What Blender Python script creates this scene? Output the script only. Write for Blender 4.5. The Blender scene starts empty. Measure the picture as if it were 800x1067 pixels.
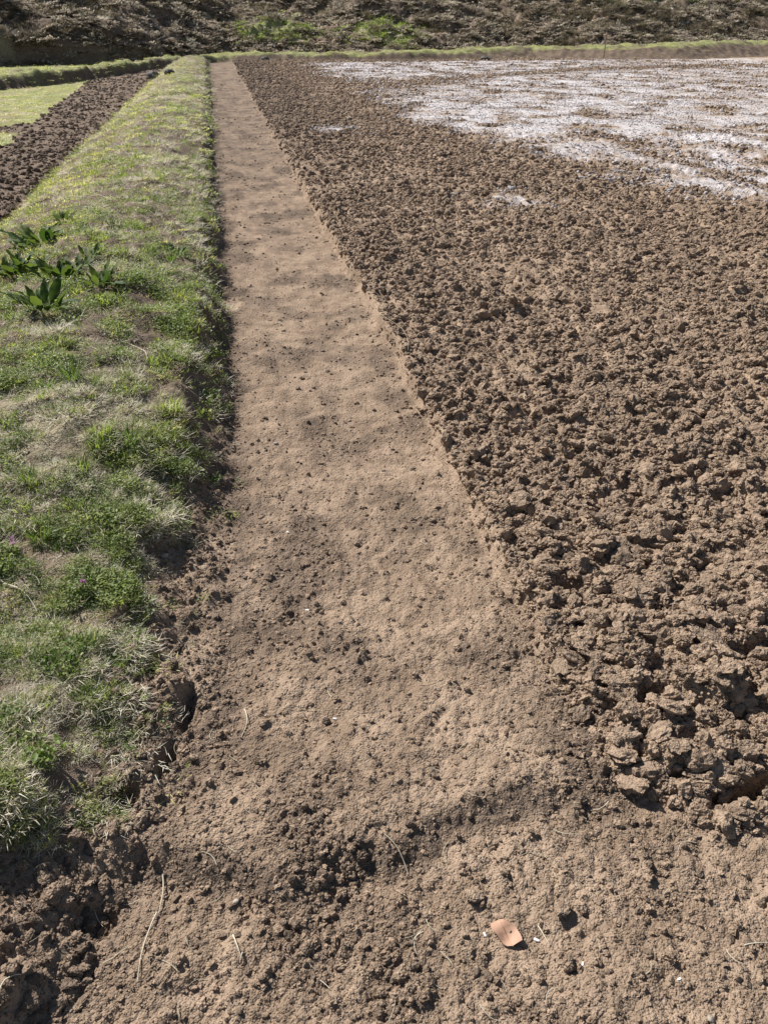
import bpy, math, random
import numpy as np
from mathutils import Vector, Matrix, Euler

R = math.radians
sc = bpy.context.scene
col = sc.collection
rnd = random.Random(7)
rng = np.random.default_rng(11)

# ------------------------------------------------------------------ camera, sky, sun
CAM_H = 1.5
PITCH, YAW, FPX = R(31.75), R(10.56), 821.0
cd = bpy.data.cameras.new('camera')
cam = bpy.data.objects.new('camera', cd)
col.objects.link(cam)
cam.location = (0, 0, CAM_H)
cam.rotation_euler = (math.pi / 2 - PITCH, 0, -YAW)
cd.sensor_fit = 'VERTICAL'
cd.angle = 2 * math.atan(533.5 / FPX)
cd.clip_start = 0.05
cd.clip_end = 600
sc.camera = cam

SUN_EL = 44.0
SUN_PLAN = (-0.62, 0.785)            # towards the sun, seen from above
az = math.atan2(SUN_PLAN[0], SUN_PLAN[1])      # from +Y, clockwise positive towards +X
w = bpy.data.worlds.new('World')
sc.world = w
w.use_nodes = True
wn = w.node_tree
bg = wn.nodes['Background']
sky = wn.nodes.new('ShaderNodeTexSky')
sky.sky_type = 'NISHITA'
sky.sun_disc = False
sky.sun_elevation = R(SUN_EL)
sky.sun_rotation = az
sky.air_density = 1.0
wn.links.new(sky.outputs[0], bg.inputs[0])
bg.inputs[1].default_value = 0.052
sl = bpy.data.lights.new('sun', 'SUN')
sl.energy = 5.0
sl.angle = R(0.53)
sl.color = (1.0, 0.965, 0.92)
sun = bpy.data.objects.new('sun', sl)
col.objects.link(sun)
ce = math.cos(R(SUN_EL))
sdir = Vector((math.sin(az) * ce, math.cos(az) * ce, math.sin(R(SUN_EL))))
sun.rotation_euler = sdir.to_track_quat('Z', 'Y').to_euler()
sun.location = sdir * 60
sc.view_settings.view_transform = 'Standard'
sc.view_settings.look = 'None'
sc.view_settings.gamma = 1.0
sc.view_settings.exposure = 0.60
sc.render.engine = 'CYCLES'
sc.cycles.max_bounces = 4
sc.cycles.diffuse_bounces = 2
sc.cycles.transmission_bounces = 3

# ------------------------------------------------------------------ noise in numpy
def _hash(ix, iy, iz, seed):
    h = (ix.astype(np.uint32) * np.uint32(374761393) + iy.astype(np.uint32) * np.uint32(668265263)
         + iz * np.uint32(2246822519) + np.uint32((seed * 1274126177 + 12345) & 0xffffffff))
    h ^= h >> np.uint32(13); h *= np.uint32(1274126177); h ^= h >> np.uint32(16)
    h *= np.uint32(2654435761); h ^= h >> np.uint32(15)
    return h

def h01(ix, iy, seed, k=0):
    return (_hash(ix, iy, np.uint32(k), seed) & np.uint32(0xffffff)).astype(np.float32) / np.float32(16777216.0)

def perlin(x, y, scale, seed):
    x = np.asarray(x, np.float32) / scale + 917.3; y = np.asarray(y, np.float32) / scale + 431.7
    x0 = np.floor(x); y0 = np.floor(y)
    fx = x - x0; fy = y - y0
    ix = x0.astype(np.int32); iy = y0.astype(np.int32)
    u = fx * fx * fx * (fx * (fx * 6 - 15) + 10); v = fy * fy * fy * (fy * (fy * 6 - 15) + 10)
    def gr(dx, dy):
        a = h01(ix + dx, iy + dy, seed) * np.float32(2 * math.pi)
        return np.cos(a) * (fx - dx) + np.sin(a) * (fy - dy)
    a = gr(0, 0); b = gr(1, 0); c = gr(0, 1); d = gr(1, 1)
    return ((a + u * (b - a)) + v * ((c + u * (d - c)) - (a + u * (b - a)))) * 1.5

def fbm(x, y, scale, seed, octv=3, gain=0.5):
    s = 0.0; a = 1.0; t = 0.0
    for k in range(octv):
        s = s + a * perlin(x, y, scale / 2 ** k, seed + 17 * k); t += a; a *= gain
    return s / t

def domes(x, y, scale, seed, lo=0.25, hi=0.72, keep=1.0):
    """rounded lumps: height (in metres) of hemispheres of random size, one to a cell"""
    xs = np.asarray(x, np.float32) / scale + 217.1; ys = np.asarray(y, np.float32) / scale + 613.9
    wx = perlin(x, y, scale * 0.5, seed + 91) * 0.13; wy = perlin(x, y, scale * 0.5, seed + 92) * 0.13
    xs = xs + wx; ys = ys + wy
    ix = np.floor(xs).astype(np.int32); iy = np.floor(ys).astype(np.int32)
    best = np.zeros_like(xs)
    for dx in (-1, 0, 1):
        for dy in (-1, 0, 1):
            cx = ix + dx; cy = iy + dy
            px = cx + h01(cx, cy, seed, 1); py = cy + h01(cx, cy, seed, 2)
            q = h01(cx, cy, seed, 3)
            rr = lo + (hi - lo) * q * q
            rr = np.where(h01(cx, cy, seed, 4) < keep, rr, 0)
            d2 = (xs - px) ** 2 + (ys - py) ** 2
            best = np.maximum(best, np.sqrt(np.maximum(rr * rr - d2, 0)))
    return best * scale

def sst(a, b, x):
    t = np.clip((x - a) / (b - a), 0, 1)
    return t * t * (3 - 2 * t)

def cell_size(r):
    return np.minimum(0.0022 * (np.maximum(r, 0.6) / 0.6) ** 1.25, 0.13)

# ------------------------------------------------------------------ lie of the land
PL_Y = [0.3, 0.8, 1.1, 1.26, 1.58, 1.9, 2.2, 2.7, 3.7, 5.4, 9.0, 20, 42]
PL_X = [-.62, -.45, -.33, -.23, -.17, -.125, -.105, -.095, -.087, -.075, -.09, -.13, -.25]
PR_Y = [0.3, 1.12, 1.31, 1.5, 1.93, 2.72, 4.1, 9.0, 20, 42]
PR_X = [.76, .725, .70, .69, .715, .735, .76, .76, .78, .79]
GE_Y = [0.3, 1.03, 1.08, 1.12, 1.18, 1.30, 1.55, 1.83, 2.2, 2.9, 3.5, 4.8, 6.1, 42]
GE_X = [-9, -2.0, -.62, -.54, -.43, -.40, -.41, -.38, -.32, -.19, -.13, -.14, -.15, -.26]
LV_X = [-60, -9, -5.9, -4.75, -3.47, -2.45, 0.7, 8.6, 16, 18.7, 22.3, 29, 80]
LV_Y = [20, 22, 26.2, 28.5, 32.7, 37.5, 43, 41.3, 43.0, 41.0, 40.0, 43.5, 52]
LH_X = [-60, -6, -3, 0, 3, 8, 14, 19, 24, 80]
LH_Z = [.40, .30, .27, .28, .30, .34, .44, .52, .66, .8]

def pathL(y): return np.interp(y, PL_Y, PL_X)
def pathR(y): return np.interp(y, PR_Y, PR_X)

def ground(x, y):
    """height, region number and colour masks of the land at (x, y)"""
    x = np.asarray(x, np.float32); y = np.asarray(y, np.float32)
    r = np.sqrt(x * x + y * y)
    cs = cell_size(r)
    def fade(s): return np.clip(2.2 - 4.4 * cs / s, 0, 1)
    n = len(x)
    wob = perlin(x * 0.3, y, 0.35, 3) * 0.02 + perlin(x, y, 0.09, 4) * 0.012
    xl = pathL(y) + wob * 2.0 + perlin(x * .2, y, 0.3, 6) * 0.03 * sst(2, 4, y) + perlin(x * .2, y, 0.8, 5) * 0.025 * sst(2, 4, y)
    nearp = 1 - sst(1.2, 1.9, y)
    xr = pathR(y) + wob * (1.5 + 1.3 * nearp) + perlin(x * .3, y, 0.4, 7) * 0.025 + perlin(x, y, 0.25, 8) * 0.05 * nearp
    yn = np.interp(x, [.6, .72, .80, .90, 1.0, 1.3, 3], [1.30, 1.15, 1.05, .97, .94, .90, .80]) + perlin(x, y, 0.16, 9) * 0.04
    dx = np.minimum(x - xr, (y - yn) * 0.8)
    # ---- path floor
    und = fbm(x, y, 0.55, 21, 2) * 0.020 + perlin(x, y, 0.16, 23) * 0.007
    fine = (perlin(x, y, 0.06, 24) * 0.0045 + perlin(x, y, 0.026, 25) * 0.0032 * fade(0.05) + np.abs(perlin(x, y, 0.10, 26)) * 0.010 + np.abs(perlin(x, y, 0.24, 28)) * 0.016 + np.abs(perlin(x, y, 0.045, 27)) * 0.006 * fade(0.06)) 
    crm = sst(-0.12, 0.40, fbm(x, y * .75, 0.34, 31, 4, .6))
    hd = 1 - sst(1.0, 1.35, y)
    crumb = np.zeros(n, np.float32)
    m = r < 6
    crumb[m] = (domes(x[m], y[m], 0.028, 41, .10, .60, .8) * 0.62 * fade(0.035)[m]
                + domes(x[m], y[m], 0.013, 42, .12, .60) * 0.7 * fade(0.016)[m])
    trod = 0.55 + 0.85 * crm
    trod = np.maximum(trod, 0.6 * hd)
    z_path = und + fine + crumb * trod
    # a low soft step across the near end, and a shallow hollow before it
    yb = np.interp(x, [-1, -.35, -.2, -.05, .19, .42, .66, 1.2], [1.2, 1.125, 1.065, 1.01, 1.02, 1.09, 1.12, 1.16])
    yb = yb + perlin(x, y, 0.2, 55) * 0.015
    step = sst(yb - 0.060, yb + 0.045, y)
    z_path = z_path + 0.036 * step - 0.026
    # wheel-wide swell down the middle
    z_path = z_path - 0.014 * np.exp(-((x - 0.40) / 0.22) ** 2) * sst(1.3, 2.2, y)
    # ---- berm on the left
    wd = np.interp(y, [0.5, 1.0, 1.6, 2.3, 3.0, 4.0, 9], [.34, .34, .33, .30, .22, .15, .15])
    t = np.clip((xl - x) / wd, 0, 1)
    nb = sst(1.7, 3.0, y)
    top = 0.135 + 0.08 * nb + (0.03 + 0.08 * nb) * sst(0.1, 0.6, xl - x) - 0.20 * sst(0.75, 1.75, xl - x) + fbm(x, y, 0.7, 61, 2) * (0.02 + 0.03 * nb)
    top = top * (0.72 + 0.28 * sst(0.8, 1.3, y))
    top = top + perlin(x, y, 0.18, 63) * (0.014 + .016 * nb) + perlin(x, y, 0.075, 67) * 0.012
    nf = 1 - sst(2.0, 3.2, y)
    face = (1 - nf) * (0.55 * t + 0.45 * sst(0, 1, t)) + nf * (0.4 * t + 0.6 * sst(0, 1, t))
    z_berm = top * face
    ledge = (1 - sst(2.1, 3.0, y)) * sst(0, .3, t) * (1 - sst(.9, 1.0, t))
    left = sst(1.62, 2.12, -x + perlin(x, y, 0.8, 64) * 0.12)
    z_berm = z_berm * (1 - left) + left * (-0.06)
    ge = np.interp(y, GE_Y, GE_X) + perlin(x, y, 0.22, 65) * 0.05 + perlin(x, y, 0.07, 66) * 0.03
    bare = sst(-0.06, 0.09, x - ge)                  # eroded earth below the turf
    side = (x < xl) & (x > -2.4)
    bl = np.zeros(n, np.float32)
    m = side & (r < 9) & (x > -1.3)
    if m.any():
        bl[m] = (domes(x[m], y[m], 0.085, 71, .2, .75, .8) * 0.28 + domes(x[m], y[m], 0.04, 72, .2, .68) * 0.62 * fade(0.05)[m]
                 + domes(x[m], y[m], 0.017, 73, .2, .62) * 0.8 * fade(0.02)[m])
    lumps = (0.25 + 0.75 * bare) * sst(0.0, 0.12 + 0.25 * nf, t)
    z_berm = z_berm + bl * lumps + perlin(x, y, 0.06, 74) * 0.006 + perlin(x, y, 0.3, 75) * 0.05 * ledge
    # gouges at the foot of the slope
    def pit(cx, cy, lx, ly, ang, dep):
        ca, sa = math.cos(ang), math.sin(ang)
        u = ((x - cx) * ca + (y - cy) * sa) / lx; v = (-(x - cx) * sa + (y - cy) * ca) / ly
        return -dep * (1 - sst(0.45, 1.15, np.sqrt(u * u + v * v)))
    gz = (pit(-.225, 1.50, .020, .075, R(-12), .045) + pit(-.40, 1.00, .05, .04, 0, .04)
          + pit(-.27, 1.34, .02, .06, R(-15), .04) + pit(-.36, 1.24, .04, .05, R(-15), .05))
    z_l = np.where(x < xl, z_berm, 0)
    # ---- tilled ground on the right
    fr = sst(1.0, 1.6, y)
    rise = 0.085 * sst(0.0, 0.055 + 0.22 * (1 - fr), dx) + fr * 0.012 * np.exp(-((dx - 0.045) / 0.02) ** 2)
    rise = rise * (0.45 + 0.55 * fr)
    tl = np.zeros(n, np.float32)
    m = (dx > -0.05) & (r < 14) & (y > 0.2)
    if m.any():
        xm, ym = x[m], y[m]
        big = sst(-0.25, 0.5, perlin(xm, ym, 0.9, 80)) 
        tl[m] = (domes(xm, ym, 0.17, 81, .15, .62, .8) * (0.10 + 0.18 * big)
                 + domes(xm, ym, 0.085, 82, .2, .66) * 0.42 * fade(0.07)[m]
                 + domes(xm, ym, 0.042, 83, .2, .66) * 0.62 * fade(0.045)[m]
                 + domes(xm, ym, 0.019, 84, .2, .66) * 0.8 * fade(0.02)[m])
    roll = fbm(x, y, 1.3, 86, 2) * 0.05
    tl = tl + (np.abs(perlin(x, y, 0.13, 87)) * 0.05 - np.abs(perlin(x, y, 0.065, 88)) * 0.03 * fade(.07)) * (dx > -.05) * (r < 14)
    cov = sst(0.03, 0.09, dx)
    z_t = rise + cov * (tl - 0.012 + roll * sst(0.1, .8, dx)) + (1 - sst(0, 0.06, dx)) * z_path
    z_t = z_t + (pit(1.06, 1.03, .20, .030, R(8), .13) + pit(.905, 1.095, .045, .014, R(5), .05)
                 + pit(.93, 1.31, .06, .03, .4, .05) + pit(1.25, 1.40, .10, .03, .1, .06) + pit(.90, 1.75, .06, .04, -.5, .06)) * cov
    far = sst(20, 42, y)
    z = np.where(dx > 0, z_t, np.where(x < xl, z_l, 0)) + np.where((dx <= 0) & (x >= xl), z_path, 0) \
        + np.where(dx > 0, und * 0.5 * cov, 0) + gz * (x < xl + .1)
    z = z + np.where(x < xl, z_path * (1 - sst(0, .45, t)), 0)
    # ---- left strip and plot
    stripL = -3.2 - 0.05 * (y - 13.6) + perlin(x, y, 0.9, 90) * 0.12
    cross = np.exp(-((y - 16.2 + 0.15 * (x + 4)) / 0.55) ** 4)
    strip = (x < -2.0) & ((x > stripL) | (cross > 0.4))
    zs = np.where(strip, fbm(x, y, 0.5, 91, 2) * 0.05 + 0.02, fbm(x, y, 1.2, 92, 2) * 0.02)
    z = np.where(x < -2.12, -0.06 + zs, z)
    # ---- levee along the far end and the hillside behind it
    yl = np.interp(x, LV_X, LV_Y) + perlin(x, y, 2.2, 101) * 0.25
    hl = np.interp(x, LH_X, LH_Z) + perlin(x, y, 1.6, 102) * 0.07 + perlin(x, y, 0.5, 107) * 0.04
    d = y - yl
    wl = 0.8 + 1.8 * sst(8, 20, x)
    lev = hl * sst(0, 1, np.clip(d / wl, 0, 1)) + (np.abs(perlin(x, y, 0.9, 108)) * 0.10 + perlin(x, y, 0.28, 109) * np.where(x < 0, .06, .05)) * sst(0, .5, d)
    back = sst(1.3, 2.3, d - wl)
    yh = np.interp(x, [-60, -14, -6, -3, 0.7, 6, 12], [33, 36, 38.5, 40.5, 46, 46, 40])
    hd_ = np.minimum(d - wl - 1.9, y - yh) + perlin(x, y, 3.5, 103) * 0.6
    cut = np.interp(x, [-60, -6, -3.2, -1.5, 1, 80], [.75, .75, .45, .1, .15, .2]) * sst(0.0, 0.35, hd_)
    slope = np.where(hd_ > 0, 0.28 * hd_ + 0.012 * np.clip(hd_, 0, 22) ** 2 * 0.3, 0)
    slope = np.minimum(slope, 9 + 0.1 * hd_)
    hn = (fbm(x, y, 2.6, 104, 3) * 0.60 + np.abs(perlin(x, y, 0.9, 105)) * 0.30 + np.abs(perlin(x, y, 0.4, 106)) * 0.22) * sst(0, 1.2, hd_)
    z_h = lev * (1 - 0.75 * back) + cut + slope + hn
    isl = d > 0
    z = np.where(isl, np.maximum(lev, 0) * (1 - 0.75 * back) + np.where(hd_ > 0, cut + slope + hn, 0) + z * (1 - sst(0, .3, d)), z)
    # ---- regions
    reg = np.zeros(n, np.int32)                       # path
    reg[dx > 0.01] = 1                                # tilled field
    reg[(x < xl) & (x > -2.12)] = 2                   # berm
    reg[(x <= -2.05) & strip] = 3
    reg[(x <= -2.05) & ~strip] = 4
    reg[d > 0] = 5
    reg[(d > 0) & (hd_ > 0)] = 6
    # ---- colour masks
    lb = np.interp(y, [0, 5.9, 6.6, 7.4, 9.2, 12, 16, 24, 32, 45], [99, 30, 5.0, 4.1, 3.8, 3.2, 3.2, 3.2, 3.3, 4.0])
    ln = fbm(x, y, 1.6, 111, 3) * 1.5
    lime = sst(-0.3, 1.1, x - lb + ln * 0.75)
    patch = fbm(x, y * 0.8, 0.95, 112, 4, .62)
    lime = lime * (0.80 + 0.20 * sst(-.35, .25, fbm(x, y, 4.5, 114, 2))) * (1 - 0.18 * sst(8, 16, x))
    lime = 0.90 * lime * (0.15 + 0.85 * sst(-0.30, 0.30, patch + 0.12))
    bandy = np.interp(x, [2, 5, 9, 14, 22], [25, 24.5, 28.5, 32, 34])
    lime = lime * (1 - 0.9 * np.exp(-((y - bandy) / (0.9 + 1.5 * sst(9, 4, x))) ** 2))
    lime = lime * (1 - 0.75 * np.exp(-((x - 0.02 * (y - 9) ** 2 - 5.35) / 0.16) ** 2) * (y < 14))
    sp = np.exp(-(((x - 2.55) / .35) ** 2 + ((y - 7.6) / .35) ** 2)) + np.exp(-(((x - 1.9) / .4) ** 2 + ((y - 13.6) / .5) ** 2))
    lime = np.maximum(lime, np.clip(sp * 1.2, 0, .75) * sst(-.2, .2, patch))
    lime = lime * sst(0, 1, (36.5 + 0.1 * x - y) + 3.0 - 0.0 * x) * (d < -0.2) * (dx > 0.6)
    damp = np.zeros(n, np.float32)
    damp = np.maximum(damp, 1.0 * np.exp(-((y - yb + 0.01) / 0.045) ** 2) * (reg == 0) * sst(-.6, .1, perlin(x, y, .15, 57) + .25))  # soil darkened in a band along the step
    damp = np.maximum(damp, np.where(reg == 0, 0.20 + 0.55 * crm + 0.28 * sst(4, 14, y) + 0.5 * np.exp(-np.clip(x - xl, 0, 9) / .07), 0))  # darker towards the left edge: damp soil plus the berm's shade painted in
    damp = np.maximum(damp, np.where(reg == 1, 0.08 + 0.56 * sst(5, 16, y) * (1 - sst(0.6, 2.4, dx)), 0))
    damp = np.maximum(damp, np.where(reg == 3, 0.70, 0))
    damp = np.maximum(damp, np.where(reg == 2, 0.36 + 0.45 * np.maximum(1 - bare, sst(2.2, 3.2, y)), 0))
    damp = np.maximum(damp, np.where(reg == 5, 0.80, 0))
    damp = np.maximum(damp, np.where(reg == 6, 0.75, 0))
    green = np.zeros(n, np.float32)
    green = np.where(reg == 4, 0.75 + 0.5 * fbm(x, y, 1.1, 121, 3), green)
    gp = fbm(x, y, 0.9, 122, 3)
    green = np.where(reg == 2, (1 - bare) * (0.15 + 0.7 * gp + .35 * sst(8, 18, y)), green)
    lt = sst(0.35, 0.8, np.clip(d / wl, 0, 1))
    green = np.where(reg == 5, (0.75 + 0.5 * gp) * np.maximum(lt, np.where(x < 1, .6, .25)) * (1 - 0.8 * sst(14, 18, x) * (1 - sst(.55, .8, np.clip(d / wl, 0, 1)))), green)
    hp = np.exp(-(((x - 3.2) / 2.2) ** 2 + ((z - 1.25) / .55) ** 2)) + np.exp(-(((x - 9.0) / 2.0) ** 2 + ((z - 1.2) / .6) ** 2)) \
        + 0.8 * np.exp(-(((x - 27) / 7) ** 2 + ((z - 3.2) / .55) ** 2)) + 0.5 * np.exp(-(((x - 20) / 5) ** 2 + ((z - 3.3) / .5) ** 2))
    green = np.where(reg == 6, np.clip(1.25 * hp + 0.35 * fbm(x, y, 1.5, 123, 3), 0, 1), green)
    thatch = np.where(reg == 2, (1 - bare) * (0.36 - 0.8 * gp), 0)
    dz = np.exp(-(((x + 0.74) / .24) ** 2 + ((y - 2.75) / .42) ** 2)) + .9 * np.exp(-(((x + .56) / .14) ** 2 + ((y - 1.62) / .20) ** 2))
    thatch = np.where(reg == 2, np.maximum(thatch, .8 * dz), thatch)
    thatch = np.where(reg == 6, np.clip(0.25 + 0.9 * fbm(x, y, 1.8, 124, 4, .6), 0, 1), thatch)
    thatch = np.where(reg == 4, 0.3, thatch)
    thatch = np.where(reg == 5, 0.35 * lt, thatch)
    return z.astype(np.float32), reg, dict(lime=np.clip(lime, 0, 1), damp=np.clip(damp, 0, 1),
                                          green=np.clip(green, 0, 1), thatch=np.clip(thatch, 0, 1)), bare, crm, d

def gz(px, py):
    z, _, _, _, _, _ = ground(np.array([px], np.float32), np.array([py], np.float32))
    return float(z[0])

# ------------------------------------------------------------------ materials
def new_mat(name):
    m = bpy.data.materials.new(name)
    m.use_nodes = True
    nt = m.node_tree
    for nn in list(nt.nodes): nt.nodes.remove(nn)
    return m, nt

def N(nt, typ, **kw):
    nn = nt.nodes.new(typ)
    for k, v in kw.items():
        if k.startswith('i_'): nn.inputs[int(k[2:])].default_value = v
        else: setattr(nn, k, v)
    return nn

def math_n(nt, op, a, b=None, clamp=False):
    nn = nt.nodes.new('ShaderNodeMath'); nn.operation = op; nn.use_clamp = clamp
    for i, v in enumerate((a, b)):
        if v is None: continue
        if isinstance(v, (int, float)): nn.inputs[i].default_value = v
        else: nt.links.new(v, nn.inputs[i])
    return nn.outputs[0]

def mix_c(nt, f, a, b, blend='MIX'):
    nn = nt.nodes.new('ShaderNodeMix'); nn.data_type = 'RGBA'; nn.blend_type = blend
    if isinstance(f, (int, float)): nn.inputs[0].default_value = f
    else: nt.links.new(f, nn.inputs[0])
    for s, v in ((6, a), (7, b)):
        if isinstance(v, tuple): nn.inputs[s].default_value = v + (1,)
        else: nt.links.new(v, nn.inputs[s])
    return nn.outputs[2]

def noise_n(nt, vec, scale, detail=4, rough=0.55, dist=0.0):
    nn = nt.nodes.new('ShaderNodeTexNoise')
    nn.inputs['Scale'].default_value = scale; nn.inputs['Detail'].default_value = detail
    nn.inputs['Roughness'].default_value = rough; nn.inputs['Distortion'].default_value = dist
    nt.links.new(vec, nn.inputs['Vector'])
    return nn.outputs[0]

def ramp_n(nt, fac, stops):
    nn = nt.nodes.new('ShaderNodeValToRGB'); e = nn.color_ramp.elements
    while len(e) < len(stops): e.new(0.5)
    for i, (p, c) in enumerate(stops):
        e[i].position = p; e[i].color = c + (1,) if len(c) == 3 else c
    nt.links.new(fac, nn.inputs[0])
    return nn.outputs[0]

def smooth_n(nt, v, a, b):
    nn = nt.nodes.new('ShaderNodeMapRange'); nn.interpolation_type = 'SMOOTHSTEP'
    nt.links.new(v, nn.inputs[0]); nn.inputs[1].default_value = a; nn.inputs[2].default_value = b
    return nn.outputs[0]

DRY_A, DRY_B = (0.392, 0.288, 0.204), (0.250, 0.179, 0.124)
DAMP_A, DAMP_B = (0.196, 0.146, 0.108), (0.110, 0.081, 0.060)
LIME_A, LIME_B = (0.71, 0.685, 0.70), (0.50, 0.46, 0.445)

def grain(nt, vec, n3):
    out = None
    for sc_, k in ((80, 1.5), (220, 1.0)):
        vo = nt.nodes.new('ShaderNodeTexVoronoi'); vo.inputs['Scale'].default_value = sc_
        nt.links.new(vec, vo.inputs['Vector'])
        t = math_n(nt, 'MULTIPLY', math_n(nt, 'SUBTRACT', 1.0, vo.outputs['Distance']), k)
        out = t if out is None else math_n(nt, 'ADD', out, t)
    out = math_n(nt, 'ADD', out, math_n(nt, 'MULTIPLY', noise_n(nt, vec, 60, 5, .7), 1.3))
    return math_n(nt, 'ADD', out, math_n(nt, 'MULTIPLY', n3, .8))

def ground_material():
    m, nt = new_mat('earth')
    pos = N(nt, 'ShaderNodeNewGeometry').outputs['Position']
    at = {k: N(nt, 'ShaderNodeAttribute', attribute_name=k).outputs['Fac'] for k in ('lime', 'damp', 'green', 'thatch')}
    n1 = noise_n(nt, pos, 3.2, 5, .6); n2 = noise_n(nt, pos, 38, 5, .65); n3 = noise_n(nt, pos, 240, 3, .6)
    f = math_n(nt, 'ADD', math_n(nt, 'MULTIPLY', n1, .55), math_n(nt, 'MULTIPLY', n2, .45))
    nm = noise_n(nt, pos, 11, 5, .62, .6)
    f = math_n(nt, 'ADD', math_n(nt, 'MULTIPLY', f, .6), math_n(nt, 'MULTIPLY', nm, .4))
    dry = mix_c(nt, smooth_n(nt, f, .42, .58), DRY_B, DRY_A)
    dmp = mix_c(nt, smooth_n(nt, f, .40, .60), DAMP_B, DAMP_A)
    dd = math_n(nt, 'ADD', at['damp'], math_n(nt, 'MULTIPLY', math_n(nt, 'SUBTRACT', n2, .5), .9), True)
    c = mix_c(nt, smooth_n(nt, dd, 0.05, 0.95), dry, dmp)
    # single pale and dark grains
    c = mix_c(nt, math_n(nt, 'MULTIPLY', smooth_n(nt, n3, .62, .74), .35), c, (0.47, 0.36, 0.27))
    c = mix_c(nt, math_n(nt, 'MULTIPLY', smooth_n(nt, n3, .42, .30), .45), c, (0.11, 0.075, 0.05))
    # dead thatch, live turf
    tn = math_n(nt, 'ADD', at['thatch'], math_n(nt, 'MULTIPLY', math_n(nt, 'SUBTRACT', noise_n(nt, pos, 22, 5, .7), .5), 1.1), True)
    c = mix_c(nt, smooth_n(nt, tn, .35, .75), c, mix_c(nt, n3, (0.20, 0.165, 0.105), (0.46, 0.40, 0.27)))
    gn = math_n(nt, 'ADD', at['green'], math_n(nt, 'MULTIPLY', math_n(nt, 'SUBTRACT', noise_n(nt, pos, 17, 5, .7), .5), .9), True)
    c = mix_c(nt, smooth_n(nt, gn, .40, .85), c, mix_c(nt, n2, (0.15, 0.165, 0.06), (0.36, 0.36, 0.16)))
    # lime powder: catches in blotches
    vn = noise_n(nt, pos, 7.0, 6, .72)
    lf = math_n(nt, 'ADD', at['lime'], math_n(nt, 'MULTIPLY', math_n(nt, 'SUBTRACT', vn, .5), 2.1), True)
    c = mix_c(nt, math_n(nt, 'MULTIPLY', smooth_n(nt, lf, .20, 1.0), math_n(nt, 'MULTIPLY', smooth_n(nt, at['lime'], .02, .3), .95)), c, mix_c(nt, n2, LIME_B, LIME_A))
    b = N(nt, 'ShaderNodeBsdfPrincipled')
    nt.links.new(c, b.inputs['Base Color'])
    b.inputs['Roughness'].default_value = 0.95; b.inputs['Specular IOR Level'].default_value = 0.12
    bp = N(nt, 'ShaderNodeBump'); bp.inputs['Strength'].default_value = 1.0; bp.inputs['Distance'].default_value = 0.0032
    hgt = grain(nt, pos, n3)
    nt.links.new(hgt, bp.inputs['Height']); nt.links.new(bp.outputs[0], b.inputs['Normal'])
    o = N(nt, 'ShaderNodeOutputMaterial'); nt.links.new(b.outputs[0], o.inputs[0])
    return m

def clod_material(name, damp, lime=0.0):
    m, nt = new_mat(name)
    tc = N(nt, 'ShaderNodeNewGeometry').outputs['Position']
    ri = N(nt, 'ShaderNodeObjectInfo').outputs['Random']
    n2 = noise_n(nt, tc, 45, 5, .65); n3 = noise_n(nt, tc, 240, 3, .6)
    dry = mix_c(nt, smooth_n(nt, n2, .36, .62), DRY_B, DRY_A)
    dmp = mix_c(nt, smooth_n(nt, n2, .36, .62), DAMP_B, DAMP_A)
    fac = math_n(nt, 'ADD', math_n(nt, 'MULTIPLY', ri, .7), damp - .35, True)
    c = mix_c(nt, fac, dry, dmp)
    c = mix_c(nt, math_n(nt, 'MULTIPLY', smooth_n(nt, n3, .62, .74), .35), c, (0.47, 0.36, 0.27))
    c = mix_c(nt, math_n(nt, 'MULTIPLY', smooth_n(nt, n3, .42, .30), .45), c, (0.11, 0.075, 0.05))
    if lime:
        vn = noise_n(nt, tc, 18, 5, .7)
        c = mix_c(nt, math_n(nt, 'MULTIPLY', smooth_n(nt, vn, .28, .54), lime), c, mix_c(nt, n2, LIME_B, LIME_A))
    b = N(nt, 'ShaderNodeBsdfPrincipled')
    nt.links.new(c, b.inputs['Base Color'])
    b.inputs['Roughness'].default_value = 0.95; b.inputs['Specular IOR Level'].default_value = 0.12
    bp = N(nt, 'ShaderNodeBump'); bp.inputs['Strength'].default_value = 1.0; bp.inputs['Distance'].default_value = 0.0032
    hgt = grain(nt, tc, n3)
    nt.links.new(hgt, bp.inputs['Height']); nt.links.new(bp.outputs[0], b.inputs['Normal'])
    o = N(nt, 'ShaderNodeOutputMaterial'); nt.links.new(b.outputs[0], o.inputs[0])
    return m

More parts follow.
